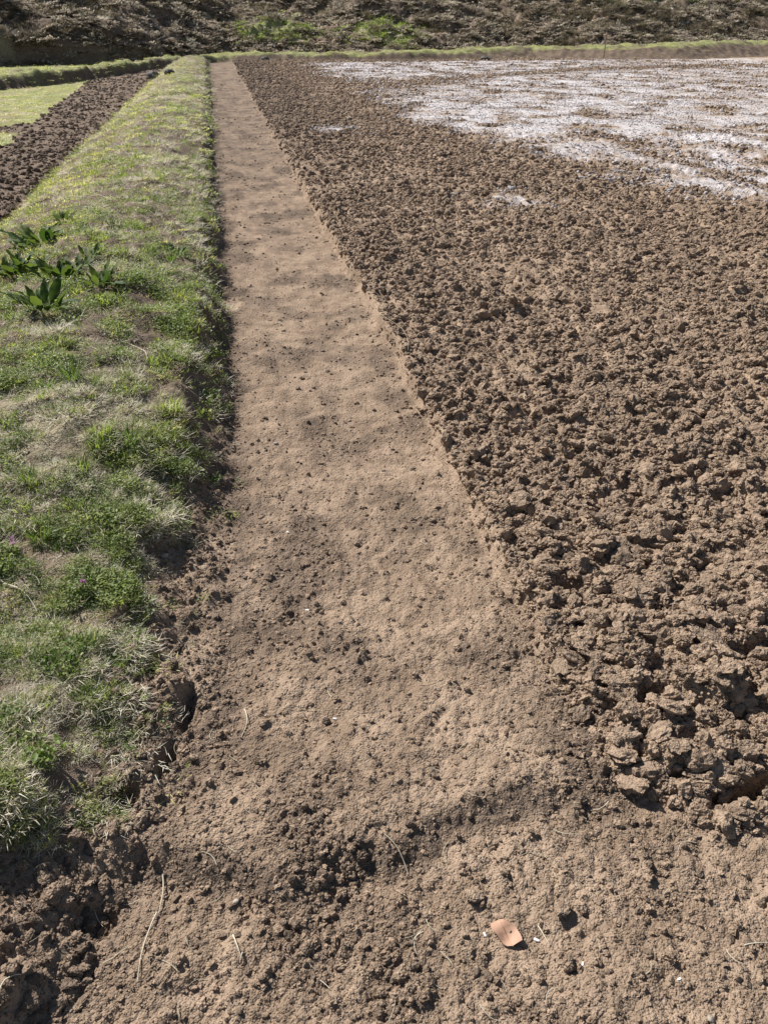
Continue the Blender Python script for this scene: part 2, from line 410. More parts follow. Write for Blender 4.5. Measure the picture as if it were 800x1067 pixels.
def leaf_material(name, ca, cb, trans=0.45, rough=0.5, spec=0.35, vscale=40, tint=(1.25, 1.3, 0.75)):
    """thin leaf or blade: diffuse + gloss in front, light let through behind"""
    m, nt = new_mat(name)
    pos = N(nt, 'ShaderNodeNewGeometry').outputs['Position']
    ri = N(nt, 'ShaderNodeObjectInfo').outputs['Random']
    n = noise_n(nt, pos, vscale, 3, .6)
    f = math_n(nt, 'ADD', math_n(nt, 'MULTIPLY', ri, .6), math_n(nt, 'MULTIPLY', n, .5), True)
    c = mix_c(nt, smooth_n(nt, f, .2, .85), ca, cb)
    b = N(nt, 'ShaderNodeBsdfPrincipled'); nt.links.new(c, b.inputs['Base Color'])
    b.inputs['Roughness'].default_value = rough; b.inputs['Specular IOR Level'].default_value = spec
    tr = N(nt, 'ShaderNodeBsdfTranslucent')
    nt.links.new(mix_c(nt, 1.0, c, tint, 'MULTIPLY'), tr.inputs[0])
    mx = N(nt, 'ShaderNodeMixShader'); mx.inputs[0].default_value = trans
    nt.links.new(b.outputs[0], mx.inputs[1]); nt.links.new(tr.outputs[0], mx.inputs[2])
    o = N(nt, 'ShaderNodeOutputMaterial'); nt.links.new(mx.outputs[0], o.inputs[0])
    return m

def plain_material(name, ca, cb, scale=60, rough=0.8, spec=0.25, bump=0.0):
    m, nt = new_mat(name)
    pos = N(nt, 'ShaderNodeNewGeometry').outputs['Position']
    n = noise_n(nt, pos, scale, 5, .65)
    c = mix_c(nt, smooth_n(nt, n, .3, .7), ca, cb)
    b = N(nt, 'ShaderNodeBsdfPrincipled'); nt.links.new(c, b.inputs['Base Color'])
    b.inputs['Roughness'].default_value = rough; b.inputs['Specular IOR Level'].default_value = spec
    if bump:
        bp = N(nt, 'ShaderNodeBump'); bp.inputs['Strength'].default_value = 0.6; bp.inputs['Distance'].default_value = bump
        nt.links.new(n, bp.inputs['Height']); nt.links.new(bp.outputs[0], b.inputs['Normal'])
    o = N(nt, 'ShaderNodeOutputMaterial'); nt.links.new(b.outputs[0], o.inputs[0])
    return m

M_EARTH = ground_material()
M_CLOD = clod_material('clod_soil', 0.10)
M_CRUMB = clod_material('path_crumb_soil', 0.10)
M_DAMPCLOD = clod_material('damp_clod_soil', 0.62)
M_DARKCLOD = clod_material('dark_clod_soil', 0.95)
M_LIMECLOD = clod_material('limed_clod_soil', 0.35, 0.85)
M_GRASS = leaf_material('grass_green', (0.11, 0.17, 0.040), (0.33, 0.385, 0.115), .52)
M_GRASSY = leaf_material('grass_yellow_green', (0.42, 0.43, 0.13), (0.68, 0.65, 0.30), .46)
M_STRAW = leaf_material('dead_grass', (0.52, 0.45, 0.32), (0.85, 0.79, 0.65), .35, .7, .2, 40, (1, 1, .95))
M_WEED = leaf_material('weed_leaf', (0.105, 0.155, 0.042), (0.28, 0.33, 0.105), .48)
M_DOCK = leaf_material('broad_leaf', (0.045, 0.085, 0.020), (0.125, 0.170, 0.042), .38, .65, .2, 30)
M_DRYLEAF = leaf_material('fallen_leaf', (0.37, 0.205, 0.135), (0.49, 0.30, 0.205), .10, .6, .25, 120)
M_LITTER = leaf_material('leaf_litter', (0.13, 0.10, 0.07), (0.58, 0.50, 0.39), .3, .75, .2, 5, (1, 1, 1))
M_BRUSH = leaf_material('hillside_brush', (0.060, 0.052, 0.032), (0.21, 0.175, 0.11), .3, .7, .2, 2, (1, 1, .9))
M_WHITE = plain_material('white_shell', (0.78, 0.76, 0.74), (0.88, 0.87, 0.86), 90, .5, .4)
M_STONE = plain_material('pebble_stone', (0.27, 0.23, 0.19), (0.40, 0.35, 0.29), 150, .8, .3, .002)
M_DARKSTONE = plain_material('dark_stone', (0.09, 0.08, 0.07), (0.17, 0.15, 0.13), 30, .85, .25, .01)
M_BARK = plain_material('bark', (0.07, 0.055, 0.042), (0.15, 0.12, 0.095), 14, .9, .15, .02)
M_POLE = plain_material('weathered_pole', (0.10, 0.085, 0.07), (0.19, 0.165, 0.14), 30, .8, .2, .002)
M_PETAL = leaf_material('purple_petal', (0.33, 0.12, 0.30), (0.48, 0.22, 0.45), .3, .6, .2, 80)

# ------------------------------------------------------------------ helpers for objects
def mesh_np(name, v, f, smooth=True):
    """v (n,3); f list of equal-length index rows"""
    me = bpy.data.meshes.new(name)
    v = np.asarray(v, np.float32); f = np.asarray(f, np.int32)
    k = f.shape[1]
    me.vertices.add(len(v)); me.vertices.foreach_set('co', v.ravel())
    me.loops.add(f.size); me.loops.foreach_set('vertex_index', f.ravel())
    me.polygons.add(len(f)); me.polygons.foreach_set('loop_start', np.arange(0, f.size, k, dtype=np.int32))
    try: me.polygons.foreach_set('loop_total', np.full(len(f), k, np.int32))
    except Exception: pass
    me.polygons.foreach_set('use_smooth', np.full(len(f), smooth, bool))
    me.update(calc_edges=True); me.validate()
    return me

def add(name, me, mat=None, parent=None, loc=(0, 0, 0), rot=(0, 0, 0), scale=(1, 1, 1)):
    o = bpy.data.objects.new(name, me)
    col.objects.link(o)
    if mat is not None and me is not None and not me.materials: me.materials.append(mat)
    o.location = loc; o.rotation_euler = rot; o.scale = scale
    if parent is not None: o.parent = parent
    return o

def tag(o, label, cat=None, group=None, kind=None):
    o['label'] = label
    if cat: o['category'] = cat
    if group: o['group'] = group
    if kind: o['kind'] = kind
    return o

# ------------------------------------------------------------------ the land itself
rr = [0.02, 0.1, 0.2, 0.3, 0.38, 0.44]
while rr[-1] < 60: rr.append(rr[-1] + float(cell_size(np.array(rr[-1]))))
while rr[-1] < 84: rr.append(rr[-1] + 0.3)
while rr[-1] < 400: rr.append(rr[-1] * 1.12)
rr = np.array(rr, np.float64)
NC = 620
ext = 24.0 * np.exp(-np.maximum(rr - 0.9, 0) / 1.3)
t0 = np.radians(-17.0 - ext); t1 = np.radians(37.0 + ext)
s = np.linspace(0, 1, NC)
core = t0[:, None] + (t1 - t0)[:, None] * s[None]
so = np.linspace(0, 1, 26)[:-1] ** 0.6
lft = -math.pi + (t0[:, None] + math.pi) * so[None]
rgt = (math.pi - (math.pi - t1[:, None]) * so[None])[:, ::-1]
th = np.concatenate([lft, core, rgt], 1)
GX = (rr[:, None] * np.sin(th)); GY = (rr[:, None] * np.cos(th))
gx, gy = GX.ravel(), GY.ravel()
gzv, greg, gmask, _, _, _ = ground(gx, gy)
nr, nc = GX.shape
idx = np.arange(nr * nc).reshape(nr, nc)
quads = np.stack([idx[:-1, :-1], idx[:-1, 1:], idx[1:, 1:], idx[1:, :-1]], -1).reshape(-1, 4)[:, ::-1]
freg = greg[quads[:, 0]]
LAND = {0: 'path', 1: 'tilled_field', 2: 'grass_berm', 3: 'tilled_strip', 4: 'grass_plot', 5: 'levee', 6: 'hillside'}
LLAB = {0: 'bare trodden brown earth path running away to the far end of the field',
        1: 'freshly tilled brown field right of the path, partly dusted with white lime',
        2: 'low earth berm with turf on top, left of the path',
        3: 'narrow dark tilled strip left of the grassy berm',
        4: 'pale green grassy plot at the far left beyond the dark strip',
        5: 'low grassy levee crossing the far end of the field',
        6: 'brown hillside with dry litter and green patches behind the levee'}
V = np.stack([gx, gy, gzv], 1)
for k, nm in LAND.items():
    q = quads[freg == k]
    if not len(q): continue
    used = np.unique(q)
    remap = np.full(len(V), -1, np.int32); remap[used] = np.arange(len(used))
    me = mesh_np(nm, V[used], remap[q])
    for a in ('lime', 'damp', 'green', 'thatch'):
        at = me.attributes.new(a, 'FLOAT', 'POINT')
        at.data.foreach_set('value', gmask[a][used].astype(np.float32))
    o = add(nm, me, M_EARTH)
    o['kind'] = 'structure'; o['label'] = LLAB[k]

# ------------------------------------------------------------------ small shapes
def ico(sub):
    import bmesh
    bm = bmesh.new(); bmesh.ops.create_icosphere(bm, subdivisions=sub, radius=1.0)
    v = np.array([p.co[:] for p in bm.verts], np.float32)
    f = np.array([[q.index for q in t.verts] for t in bm.faces], np.int32)
    bm.free()
    return v, f

def noise3(p, scale, seed):
    a = perlin(p[:, 0] + 3.1 * p[:, 2], p[:, 1] - 1.7 * p[:, 2], scale, seed)
    b = perlin(p[:, 1] + 2.3 * p[:, 0], p[:, 2] + 1.3 * p[:, 0], scale, seed + 5)
    return 0.6 * (a + b)

def clod_mesh(name, sub, seed, squash=0.75, ang=0.75, long=1.0, rough=1.0):
    g = np.random.default_rng(seed)
    d, f = ico(sub)
    k = 9
    nrm = g.normal(size=(k, 3)); nrm /= np.linalg.norm(nrm, axis=1)[:, None]
    dist = g.uniform(0.50, 0.95, k)
    dt = d @ nrm.T
    rad = np.where(dt > 0.15, dist[None] / np.maximum(dt, 0.15), 9).min(1)
    rad = np.minimum(rad, 1.05)
    rad = (1 - ang) * 0.9 + ang * rad
    off = seed * 7.7
    rad = rad * (1 + rough * (0.16 * noise3(d + off, 0.9, seed) + 0.16 * noise3(d + off, 0.42, seed + 1) + 0.15 * noise3(d + off, 0.2, seed + 2) - 0.30 * (0.28 - np.abs(noise3(d + off, .62, seed + 3))) - 0.22 * (0.28 - np.abs(noise3(d + off, .30, seed + 4)))))
    v = d * rad[:, None]
    v[:, 0] *= long; v[:, 2] *= squash
    v *= 0.5 / max(np.abs(v[:, :2]).max(), 1e-3)
    me = mesh_np(name, v, f, False)
    return me

# meshes for clods: unit size (about 1 m across), scaled in place
HERO, SHAPE = [], []
for i in range(14):
    sq_, ln_ = (rnd.uniform(.75, .9), rnd.uniform(1.0, 1.15)) if i % 3 == 0 else (rnd.uniform(.45, .55), rnd.uniform(1.1, 1.3)) if i % 3 == 1 else (rnd.uniform(.6, .75), rnd.uniform(1.5, 1.8))
    HERO.append(clod_mesh('clod_shape', 3, 100 + i, sq_, rnd.uniform(.85, 1.0), ln_)); SHAPE.append(('blocky', 'flattish', 'elongated')[i % 3])
for me in HERO: me.materials.append(M_CLOD)
HERO_P = []
for me in HERO[:8]:
    c = me.copy(); c.materials.clear(); c.materials.append(M_CRUMB); HERO_P.append(c)
HERO_D = []
for me in HERO[:8]:
    c = me.copy(); c.materials.clear(); c.materials.append(M_DAMPCLOD); HERO_D.append(c)

def source_collection(name, items):
    c = bpy.data.collections.new(name)
    for i, (me, mat) in enumerate(items):
        if not me.materials: me.materials.append(mat)
        o = bpy.data.objects.new('%s_%02d' % (name, i), me)
        c.objects.link(o)
    return c

def scatter(name, label, src, nsrc, pts, scl, rot, pid):
    """one object of kind 'stuff' that sets copies of the shapes in src on the given points"""
    me = bpy.data.meshes.new(name)
    n = len(pts)
    me.vertices.add(n); me.vertices.foreach_set('co', np.asarray(pts, np.float32).ravel())
    a = me.attributes.new('scl', 'FLOAT_VECTOR', 'POINT'); a.data.foreach_set('vector', np.asarray(scl, np.float32).ravel())
    a = me.attributes.new('rot', 'FLOAT_VECTOR', 'POINT'); a.data.foreach_set('vector', np.asarray(rot, np.float32).ravel())
    a = me.attributes.new('pid', 'INT', 'POINT'); a.data.foreach_set('value', np.asarray(pid, np.int32))
    o = add(name, me)
    tag(o, label, None, None, 'stuff')
    nt = bpy.data.node_groups.new(name + '_nodes', 'GeometryNodeTree')
    nt.interface.new_socket('Geometry', in_out='INPUT', socket_type='NodeSocketGeometry')
    nt.interface.new_socket('Geometry', in_out='OUTPUT', socket_type='NodeSocketGeometry')
    gi = nt.nodes.new('NodeGroupInput'); go = nt.nodes.new('NodeGroupOutput')
    ci = nt.nodes.new('GeometryNodeCollectionInfo'); ci.inputs[0].default_value = src
    ci.inputs['Separate Children'].default_value = True; ci.inputs['Reset Children'].default_value = True
    ip = nt.nodes.new('GeometryNodeInstanceOnPoints')
    ip.inputs['Pick Instance'].default_value = True
    def att(nm, typ):
        x = nt.nodes.new('GeometryNodeInputNamedAttribute'); x.data_type = typ; x.inputs[0].default_value = nm
        return x.outputs[0]
    nt.links.new(gi.outputs[0], ip.inputs['Points'])
    nt.links.new(ci.outputs[0], ip.inputs['Instance'])
    nt.links.new(att('pid', 'INT'), ip.inputs['Instance Index'])
    e2r = nt.nodes.new('FunctionNodeEulerToRotation'); nt.links.new(att('rot', 'FLOAT_VECTOR'), e2r.inputs[0])
    nt.links.new(e2r.outputs[0], ip.inputs['Rotation'])
    nt.links.new(att('scl', 'FLOAT_VECTOR'), ip.inputs['Scale'])
    nt.links.new(ip.outputs[0], go.inputs[0])
    md = o.modifiers.new('scatter', 'NODES'); md.node_group = nt
    return o

CF = np.array([math.sin(YAW) * math.cos(PITCH), math.cos(YAW) * math.cos(PITCH), -math.sin(PITCH)])
CR = np.array([math.cos(YAW), -math.sin(YAW), 0]); CU = np.array([math.sin(YAW) * math.sin(PITCH), math.cos(YAW) * math.sin(PITCH), math.cos(PITCH)])
def depth_and_view(p):
    d = np.asarray(p, np.float64) - np.array([0, 0, CAM_H])
    t = d @ CF
    u = d @ CR / t * FPX + 400; v = -(d @ CU) / t * FPX + 533.5
    return t, (t > 0.1) & (u > 0) & (u < 800) & (v > 0) & (v < 1067), u, v

def polar_points(n, r0, r1, a0, a1, g, power=1.0):
    """points that thin out with distance"""
    u = g.random(n)
    if power == 1.0: r = r0 * (r1 / r0) ** u
    else:
        e = 1 - power
        r = (r0 ** e + (r1 ** e - r0 ** e) * u) ** (1 / e)
    a = np.radians(a0 + (a1 - a0) * g.random(n))
    return r * np.sin(a), r * np.cos(a), r

def rand_rot(n, g, tilt=0.5):
    return np.stack([g.normal(0, tilt, n), g.normal(0, tilt, n), g.random(n) * 6.283], 1)

# ------------------------------------------------------------------ clods and crumbs
LOW = [clod_mesh('crumb_shape', 2, 300 + i, rnd.uniform(.6, .9), .8, rnd.uniform(1, 1.4)) for i in range(8)]
MID = [clod_mesh('crumb_shape', 3, 330 + i, rnd.uniform(.55, .9), rnd.uniform(.85, 1.0), rnd.uniform(1, 1.6)) for i in range(10)]
def recol(ms, mat):
    out = []
    for me in ms:
        c = me.copy(); c.materials.clear(); c.materials.append(mat); out.append((c, mat))
    return out
SRC_FIELD = source_collection('field_crumb', recol(MID + LOW, M_CLOD) + recol(MID + LOW, M_LIMECLOD) + recol(MID + LOW, M_DAMPCLOD) + recol(MID + LOW, M_DARKCLOD))
SRC_PATH = source_collection('path_crumb', recol(MID + LOW, M_CRUMB) + recol(LOW, M_DAMPCLOD))
NS = 18
heroes = []     # (apparent size, x, y, z, size, kind)

def clods():
    g = np.random.default_rng(5)
    # --- tilled field
    x, y, r = polar_points(400000, 0.8, 45, -2, 62, g, 0.75)
    z, reg, mk, _, _, d = ground(x, y)
    dxe = x - pathR(y)
    ok = (reg == 1) & (g.random(len(x)) < sst(-0.01, 0.07, dxe) * 0.95 + 0.05)
    x, y, r, z, dxe = x[ok], y[ok], r[ok], z[ok], dxe[ok]
    lim, dam = mk['lime'][ok], mk['damp'][ok]
    n = len(x)
    s = (0.0044 * r ** 0.72 * (1 - g.random(n)) ** (-0.64) + 0.003) * (1 - .30 * sst(2.3, 4.5, r))
    big = np.clip(perlin(x, y, 0.9, 80) * 0.7 + 1.0 + 0.5 * perlin(x, y, 0.35, 89), .5, 1.7)
    s = np.minimum(s * big, 0.036 + 0.060 * g.random(n) ** 2.5 + 0.002 * r)
    s = s * (1 - .55 * sst(.15, .6, lim))
    pts = np.stack([x, y, z + s * (0.10 - .06 * sst(2.5, 5, r))], 1)
    t, vis, u, v = depth_and_view(pts)
    app = np.where(vis & (r < 6), s / t, 0)
    order = np.argsort(-app)[:190]
    hero = np.zeros(n, bool); hero[order] = True
    for i in order: heroes.append((app[i], x[i], y[i], z[i], s[i], 'field'))
    base = np.where(s / t * FPX > 7, g.integers(0, 10, n), g.integers(10, 18, n))
    grp = np.where(g.random(n) < lim * 1.5, 1, np.where(g.random(n) < (dam - 0.2) * 1.2, 2, 0))
    grp = np.where((grp == 2) & (g.random(n) < 0.35), 3, grp)
    k = ~hero
    sq = s[:, None] * g.uniform(.8, 1.2, (n, 3))
    scatter('soil_crumbs', 'small crumbs and clods of soil covering the tilled field', SRC_FIELD, 0,
            pts[k], sq[k], rand_rot(n, g)[k], (base + NS * grp)[k])
    # --- left dark strip
    x, y, r = polar_points(34000, 7, 42, -32, -2, g, 1.0)
    z, reg, mk, _, _, d = ground(x, y)
    ok = (reg == 3); x, y, r, z = x[ok], y[ok], r[ok], z[ok]; n = len(x)
    s = np.minimum(0.0045 * r ** 0.72 * (1 - g.random(n)) ** -0.6, .11)
    scatter('dark_soil_crumbs', 'dark clods of turned soil on the narrow strip left of the berm', SRC_FIELD, 0,
            np.stack([x, y, z], 1), s[:, None] * g.uniform(.8, 1.2, (n, 3)), rand_rot(n, g), g.integers(0, 18, n) + NS * np.where(g.random(n) < .25, 3, 2))
    # --- path
    x, y, r = polar_points(330000, 0.5, 30, -45, 62, g, 1.3)
    z, reg, mk, _, crm, d = ground(x, y)
    hd = 1 - sst(1.0, 1.35, y)
    edge = np.exp(-np.abs(x - pathL(y)) / .09) + 0.9 * np.exp(-np.abs(x - pathR(y)) / .07)
    pr = np.clip(0.17 + 0.70 * crm ** 1.5 + 0.35 * hd * (0.25 + crm) + 0.5 * edge, 0, 1)
    ok = (reg == 0) & (g.random(len(x)) < pr); x, y, r, z = x[ok], y[ok], r[ok], z[ok]; n = len(x)
    s = np.minimum(0.0031 * r ** 0.60 * (1 - g.random(n)) ** -0.54, .024 + .002 * r)
    pts = np.stack([x, y, z - s * 0.08], 1)
    t, vis, u, v = depth_and_view(pts)
    app = np.where(vis & (r < 8), s / t, 0)
    order = np.argsort(-app)[:45]
    hero = np.zeros(n, bool); hero[order] = True
    for i in order: heroes.append((app[i], x[i], y[i], z[i], s[i], 'path'))
    k = ~hero
    base = np.where(s / t * FPX > 6, g.integers(0, 10, n), g.integers(10, 18, n))
    base = np.where(g.random(n) < .25, g.integers(18, 26, n), base)
    scatter('path_crumbs', 'fine crumbs of loose soil scattered over the bare path', SRC_PATH, 0,
            pts[k], (s[:, None] * g.uniform(.8, 1.2, (n, 3)))[k], rand_rot(n, g)[k], base[k])
    # --- bare slope of the berm
    x, y, r = polar_points(60000, 0.55, 14, -50, -1, g, 1.1)
    z, reg, mk, bare, crm, d = ground(x, y)
    ok = (reg == 2) & (g.random(len(x)) < bare * 0.9 + 0.03); x, y, r, z = x[ok], y[ok], r[ok], z[ok]; n = len(x)
    s = np.minimum(0.0045 * r ** 0.5 * (1 - g.random(n)) ** -0.62, .034)
    pts = np.stack([x, y, z - 0.05 * s], 1)
    t, vis, u, v = depth_and_view(pts)
    app = np.where(vis & (r < 6), s / t, 0)
    order = np.argsort(-app)[:50]
    hero = np.zeros(n, bool); hero[order] = True
    for i in order: heroes.append((app[i], x[i], y[i], z[i], s[i], 'slope'))
    k = ~hero
    base = np.where(s / t * FPX > 7, g.integers(0, 10, n), g.integers(10, 18, n)) + NS * np.where(g.random(n) < .6, 2, np.where(g.random(n) < .4, 3, 0))
    scatter('slope_crumbs', 'dark crumbs and lumps of soil on the eroded side of the berm', SRC_FIELD, 0,
            pts[k], (s[:, None] * g.uniform(.8, 1.2, (n, 3)))[k], rand_rot(n, g)[k], base[k])
clods()

CL = {'field': HERO, 'path': HERO_P, 'slope': HERO_D}
def clod_words(kind, x, y, s, shape):
    size = 'large' if s > .05 else 'middling' if s > .028 else 'small'
    if kind == 'path':
        return '%s %s loose soil lump on the %s' % (size, shape, 'bare path beyond the dark band' if y > 1.1 else 'near ground in front of the dark band'), 'loose lumps on the path'
    if kind == 'slope':
        return '%s %s dark soil lump on the %s' % (size, shape, 'crumbling berm slope beside the path' if y > 1.15 else 'broken ground at the lower left'), 'lumps on the berm slope'
    if x - float(pathR(y)) < .2: where = 'rim of the tilled field beside the path'
    elif y < 1.3: where = 'tilled soil by the dark hole at the right'
    elif y < 1.9: where = 'coarse tilled soil around the long slab'
    elif y < 3: where = 'tilled soil just beyond the coarse near part'
    else: where = 'finer middle part of the tilled field'
    return '%s %s brown clod in the %s' % (size, shape, where), 'larger clods in the tilled field'
for app, x, y, z, s, kind in heroes:
    ci = rnd.randrange(len(CL[kind]))
    lab, grp = clod_words(kind, x, y, s, SHAPE[ci])
    o = add('soil_clod', CL[kind][ci], None, None, (x, y, z - s * (.16 if kind == 'path' else -.08)),
            (rnd.gauss(0, .3), rnd.gauss(0, .3), rnd.random() * 6.28), (s * rnd.uniform(.9, 1.2), s * rnd.uniform(.9, 1.2), s * rnd.uniform(.8, 1.1)))
    tag(o, lab, 'clod', grp)

def unproj(px, py, z):
    u = (px - 400) / FPX; v = -(py - 533.5) / FPX
    d = CF + u * CR + v * CU
    t = (z - CAM_H) / d[2]
    return float(d[0] * t), float(d[1] * t)

def on_ground_many(px, py):
    px = np.asarray(px, np.float64); py = np.asarray(py, np.float64)
    D = CF[None] + ((px - 400) / FPX)[:, None] * CR[None] - ((py - 533.5) / FPX)[:, None] * CU[None]
    z = np.full(len(px), .05)
    for _ in range(6):
        t = (z - CAM_H) / D[:, 2]
        z = 0.5 * z + 0.5 * ground(D[:, 0] * t, D[:, 1] * t)[0]
    t = (z - CAM_H) / D[:, 2]
    x, y = D[:, 0] * t, D[:, 1] * t
    g_ = ground(x, y)
    return x, y, g_[0], g_[1]

def on_ground(px, py):
    """where the land lies at a spot surveyed from the photograph"""
    x, y, z, _ = on_ground_many([px], [py])
    return float(x[0]), float(y[0]), float(z[0])

# clods that stand out
SLAB = clod_mesh('slab_shape', 4, 901, .5, .9, 2.4, .35); SLAB.materials.append(M_CLOD)
FLAT = clod_mesh('flat_clod_shape', 4, 915, .42, .9, 1.5, .6); FLAT.materials.append(M_CLOD)
CHUNK = clod_mesh('chunk_shape', 4, 933, .85, .9, 1.2, .9); CHUNK.materials.append(M_CLOD)
DCHUNK = clod_mesh('dark_chunk_shape', 4, 951, .8, .7, 1.15, 1.0); DCHUNK.materials.append(M_DARKCLOD)
for px, py, s, me, rz, tilt, lab in [
    (738, 680, .150, SLAB, -.75, .28, 'long smooth slab-shaped clod lying slantwise near the right edge of the tilled field'),
    (768, 643, .075, FLAT, -.3, .1, 'grey-brown flat-faced clod upslope of the long slab-shaped clod'),
    (708, 672, .060, CHUNK, 1.2, .3, 'pale upright chunk of soil just left of the long slab-shaped clod'),
    (625, 652, .080, CHUNK, .4, .1, 'dark-sided rounded clod in the tilled soil beside the path lip'),
    (572, 600, .085, FLAT, .5, .25, 'pale smooth flat-topped clod at the rim of the tilled field'),
    (638, 715, .085, FLAT, .2, .15, 'pale flat clod with a broad sunlit top low in the tilled field'),
    (712, 705, .070, CHUNK, 2.0, .1, 'angular pale clod just below the long slab-shaped clod'),
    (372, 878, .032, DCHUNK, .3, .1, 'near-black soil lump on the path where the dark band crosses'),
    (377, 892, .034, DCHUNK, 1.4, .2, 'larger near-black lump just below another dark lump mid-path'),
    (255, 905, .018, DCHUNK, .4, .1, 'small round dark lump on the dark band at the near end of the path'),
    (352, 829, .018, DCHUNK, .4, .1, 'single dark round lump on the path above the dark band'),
    (493, 936, .050, FLAT, .1, .1, 'flat-topped brown clod above the fallen leaf'),
    (340, 752, .026, DCHUNK, .9, .1, 'dark lump casting a short shadow in the middle of the path'),
    (60, 935, .060, CHUNK, .2, .1, 'big pale-topped clod beside the dark hollow at the lower left'),
    (592, 1006, .040, CHUNK, .7, .1, 'lumpy clod to the lower right of the fallen leaf'),
    (585, 950, .050, FLAT, 1.1, .05, 'flat crusted plate of soil right of the fallen leaf')]:
    x, y, z = on_ground(px, py)
    o = add('soil_clod', me, None, None, (x, y, z + s * (.05 if me is DCHUNK else .26)), (tilt * .5, tilt, rz), (s, s, s))
    tag(o, lab, 'clod')

# ------------------------------------------------------------------ grasses
def blade_mesh(name, specs):
    """specs: list of (base xy, azimuth, length, width, lean0, bend)"""
    vs, fs = [], []
    K = 5
    for (bx, by, a, L, wd, lean, bend, roll) in specs:
        ca, sa = math.cos(a), math.sin(a)
        px, pz, ang = 0.0, -0.004, lean
        b0 = len(vs)
        for k in range(K):
            tt = k / (K - 1)
            hw = wd * 0.5 * (1 - tt ** 2.2) + wd * 0.04
            sx, sy = -sa * hw, ca * hw
            vs.append((bx + ca * px + sx, by + sa * px + sy, pz + roll * hw))
            vs.append((bx + ca * px - sx, by + sa * px - sy, pz - roll * hw))
            px += math.sin(ang) * L / (K - 1); pz += math.cos(ang) * L / (K - 1)
            ang += bend / (K - 1)
        for k in range(K - 1):
            q = b0 + 2 * k
            fs.append((q, q + 1, q + 3, q + 2))
    return mesh_np(name, vs, fs)

def tuft(name, n, spread, L, wd, lean, bend, seed):
    g = random.Random(seed)
    sp = []
    for _ in range(n):
        q = spread * math.sqrt(g.random()); a0 = g.random() * 6.28
        sp.append((q * math.cos(a0), q * math.sin(a0), a0 + g.gauss(0, .9), L * g.uniform(.45, 1.15), wd * g.uniform(.7, 1.2),
                   abs(g.gauss(lean, .25)), g.gauss(bend, .35), g.uniform(-.6, .6)))
    return blade_mesh(name, sp)

def weed(name, n, spread, ls, seed):
    """low rosette of small oval leaves on short stems"""
    g = random.Random(seed); vs, fs = [], []
    for _ in range(n):
        q = spread * math.sqrt(g.random()); a0 = g.random() * 6.28
        cx, cy, cz = q * math.cos(a0), q * math.sin(a0), g.uniform(.002, .030)
        a = g.random() * 6.28; L = ls * g.uniform(.6, 1.3); W = L * g.uniform(.45, .7); up = g.uniform(-.2, .8)
        M_ = Matrix.Rotation(a, 3, 'Z') @ Matrix.Rotation(-up, 3, 'Y') @ Matrix.Rotation(g.gauss(0, .4), 3, 'X')
        b0 = len(vs)
        for (u_, v_, w_) in ((0, 0, 0), (.3, .42, .05), (.72, .40, .03), (1, 0, -.06), (.72, -.40, .03), (.3, -.42, .05), (.5, 0, -.05)):
            p = M_ @ Vector((u_ * L, v_ * W, w_ * L)); vs.append((cx + p.x, cy + p.y, cz + p.z))
        for k in range(6): fs.append((b0 + 6, b0 + k, b0 + (k + 1) % 6))
    return mesh_np(name, vs, fs)

def mats(ms, mat): return [(m_, mat) for m_ in ms]
G_SHORT = mats([tuft('tuft', 26, .035, .021, .0026, .7, .6, 500 + i) for i in range(5)], M_GRASS)
G_LONG = mats([tuft('tuft', 30, .025, .046, .0026, .45, .9, 520 + i) for i in range(4)], M_GRASS)
G_YEL = mats([tuft('tuft', 28, .04, .022, .0028, .8, .6, 540 + i) for i in range(5)], M_GRASSY)
G_DEAD = mats([tuft('tuft', 34, .045, .036, .0015, 1.32, .08, 560 + i) for i in range(6)], M_STRAW)
G_WEED = mats([weed('weed', 40, .040, .0095, 580 + i) for i in range(5)], M_WEED)
G_SPIK = mats([tuft('tuft', 16, .03, .036, .0030, .9, .5, 600 + i) for i in range(3)], M_WEED)
ALLG = G_SHORT + G_LONG + G_YEL + G_DEAD + G_WEED + G_SPIK
SRC_GRASS = source_collection('turf_shape', ALLG)
OFF = {}
_k = 0
for nm, lst in (('short', G_SHORT), ('long', G_LONG), ('yel', G_YEL), ('dead', G_DEAD), ('weed', G_WEED), ('spik', G_SPIK)):
    OFF[nm] = (_k, _k + len(lst)); _k += len(lst)

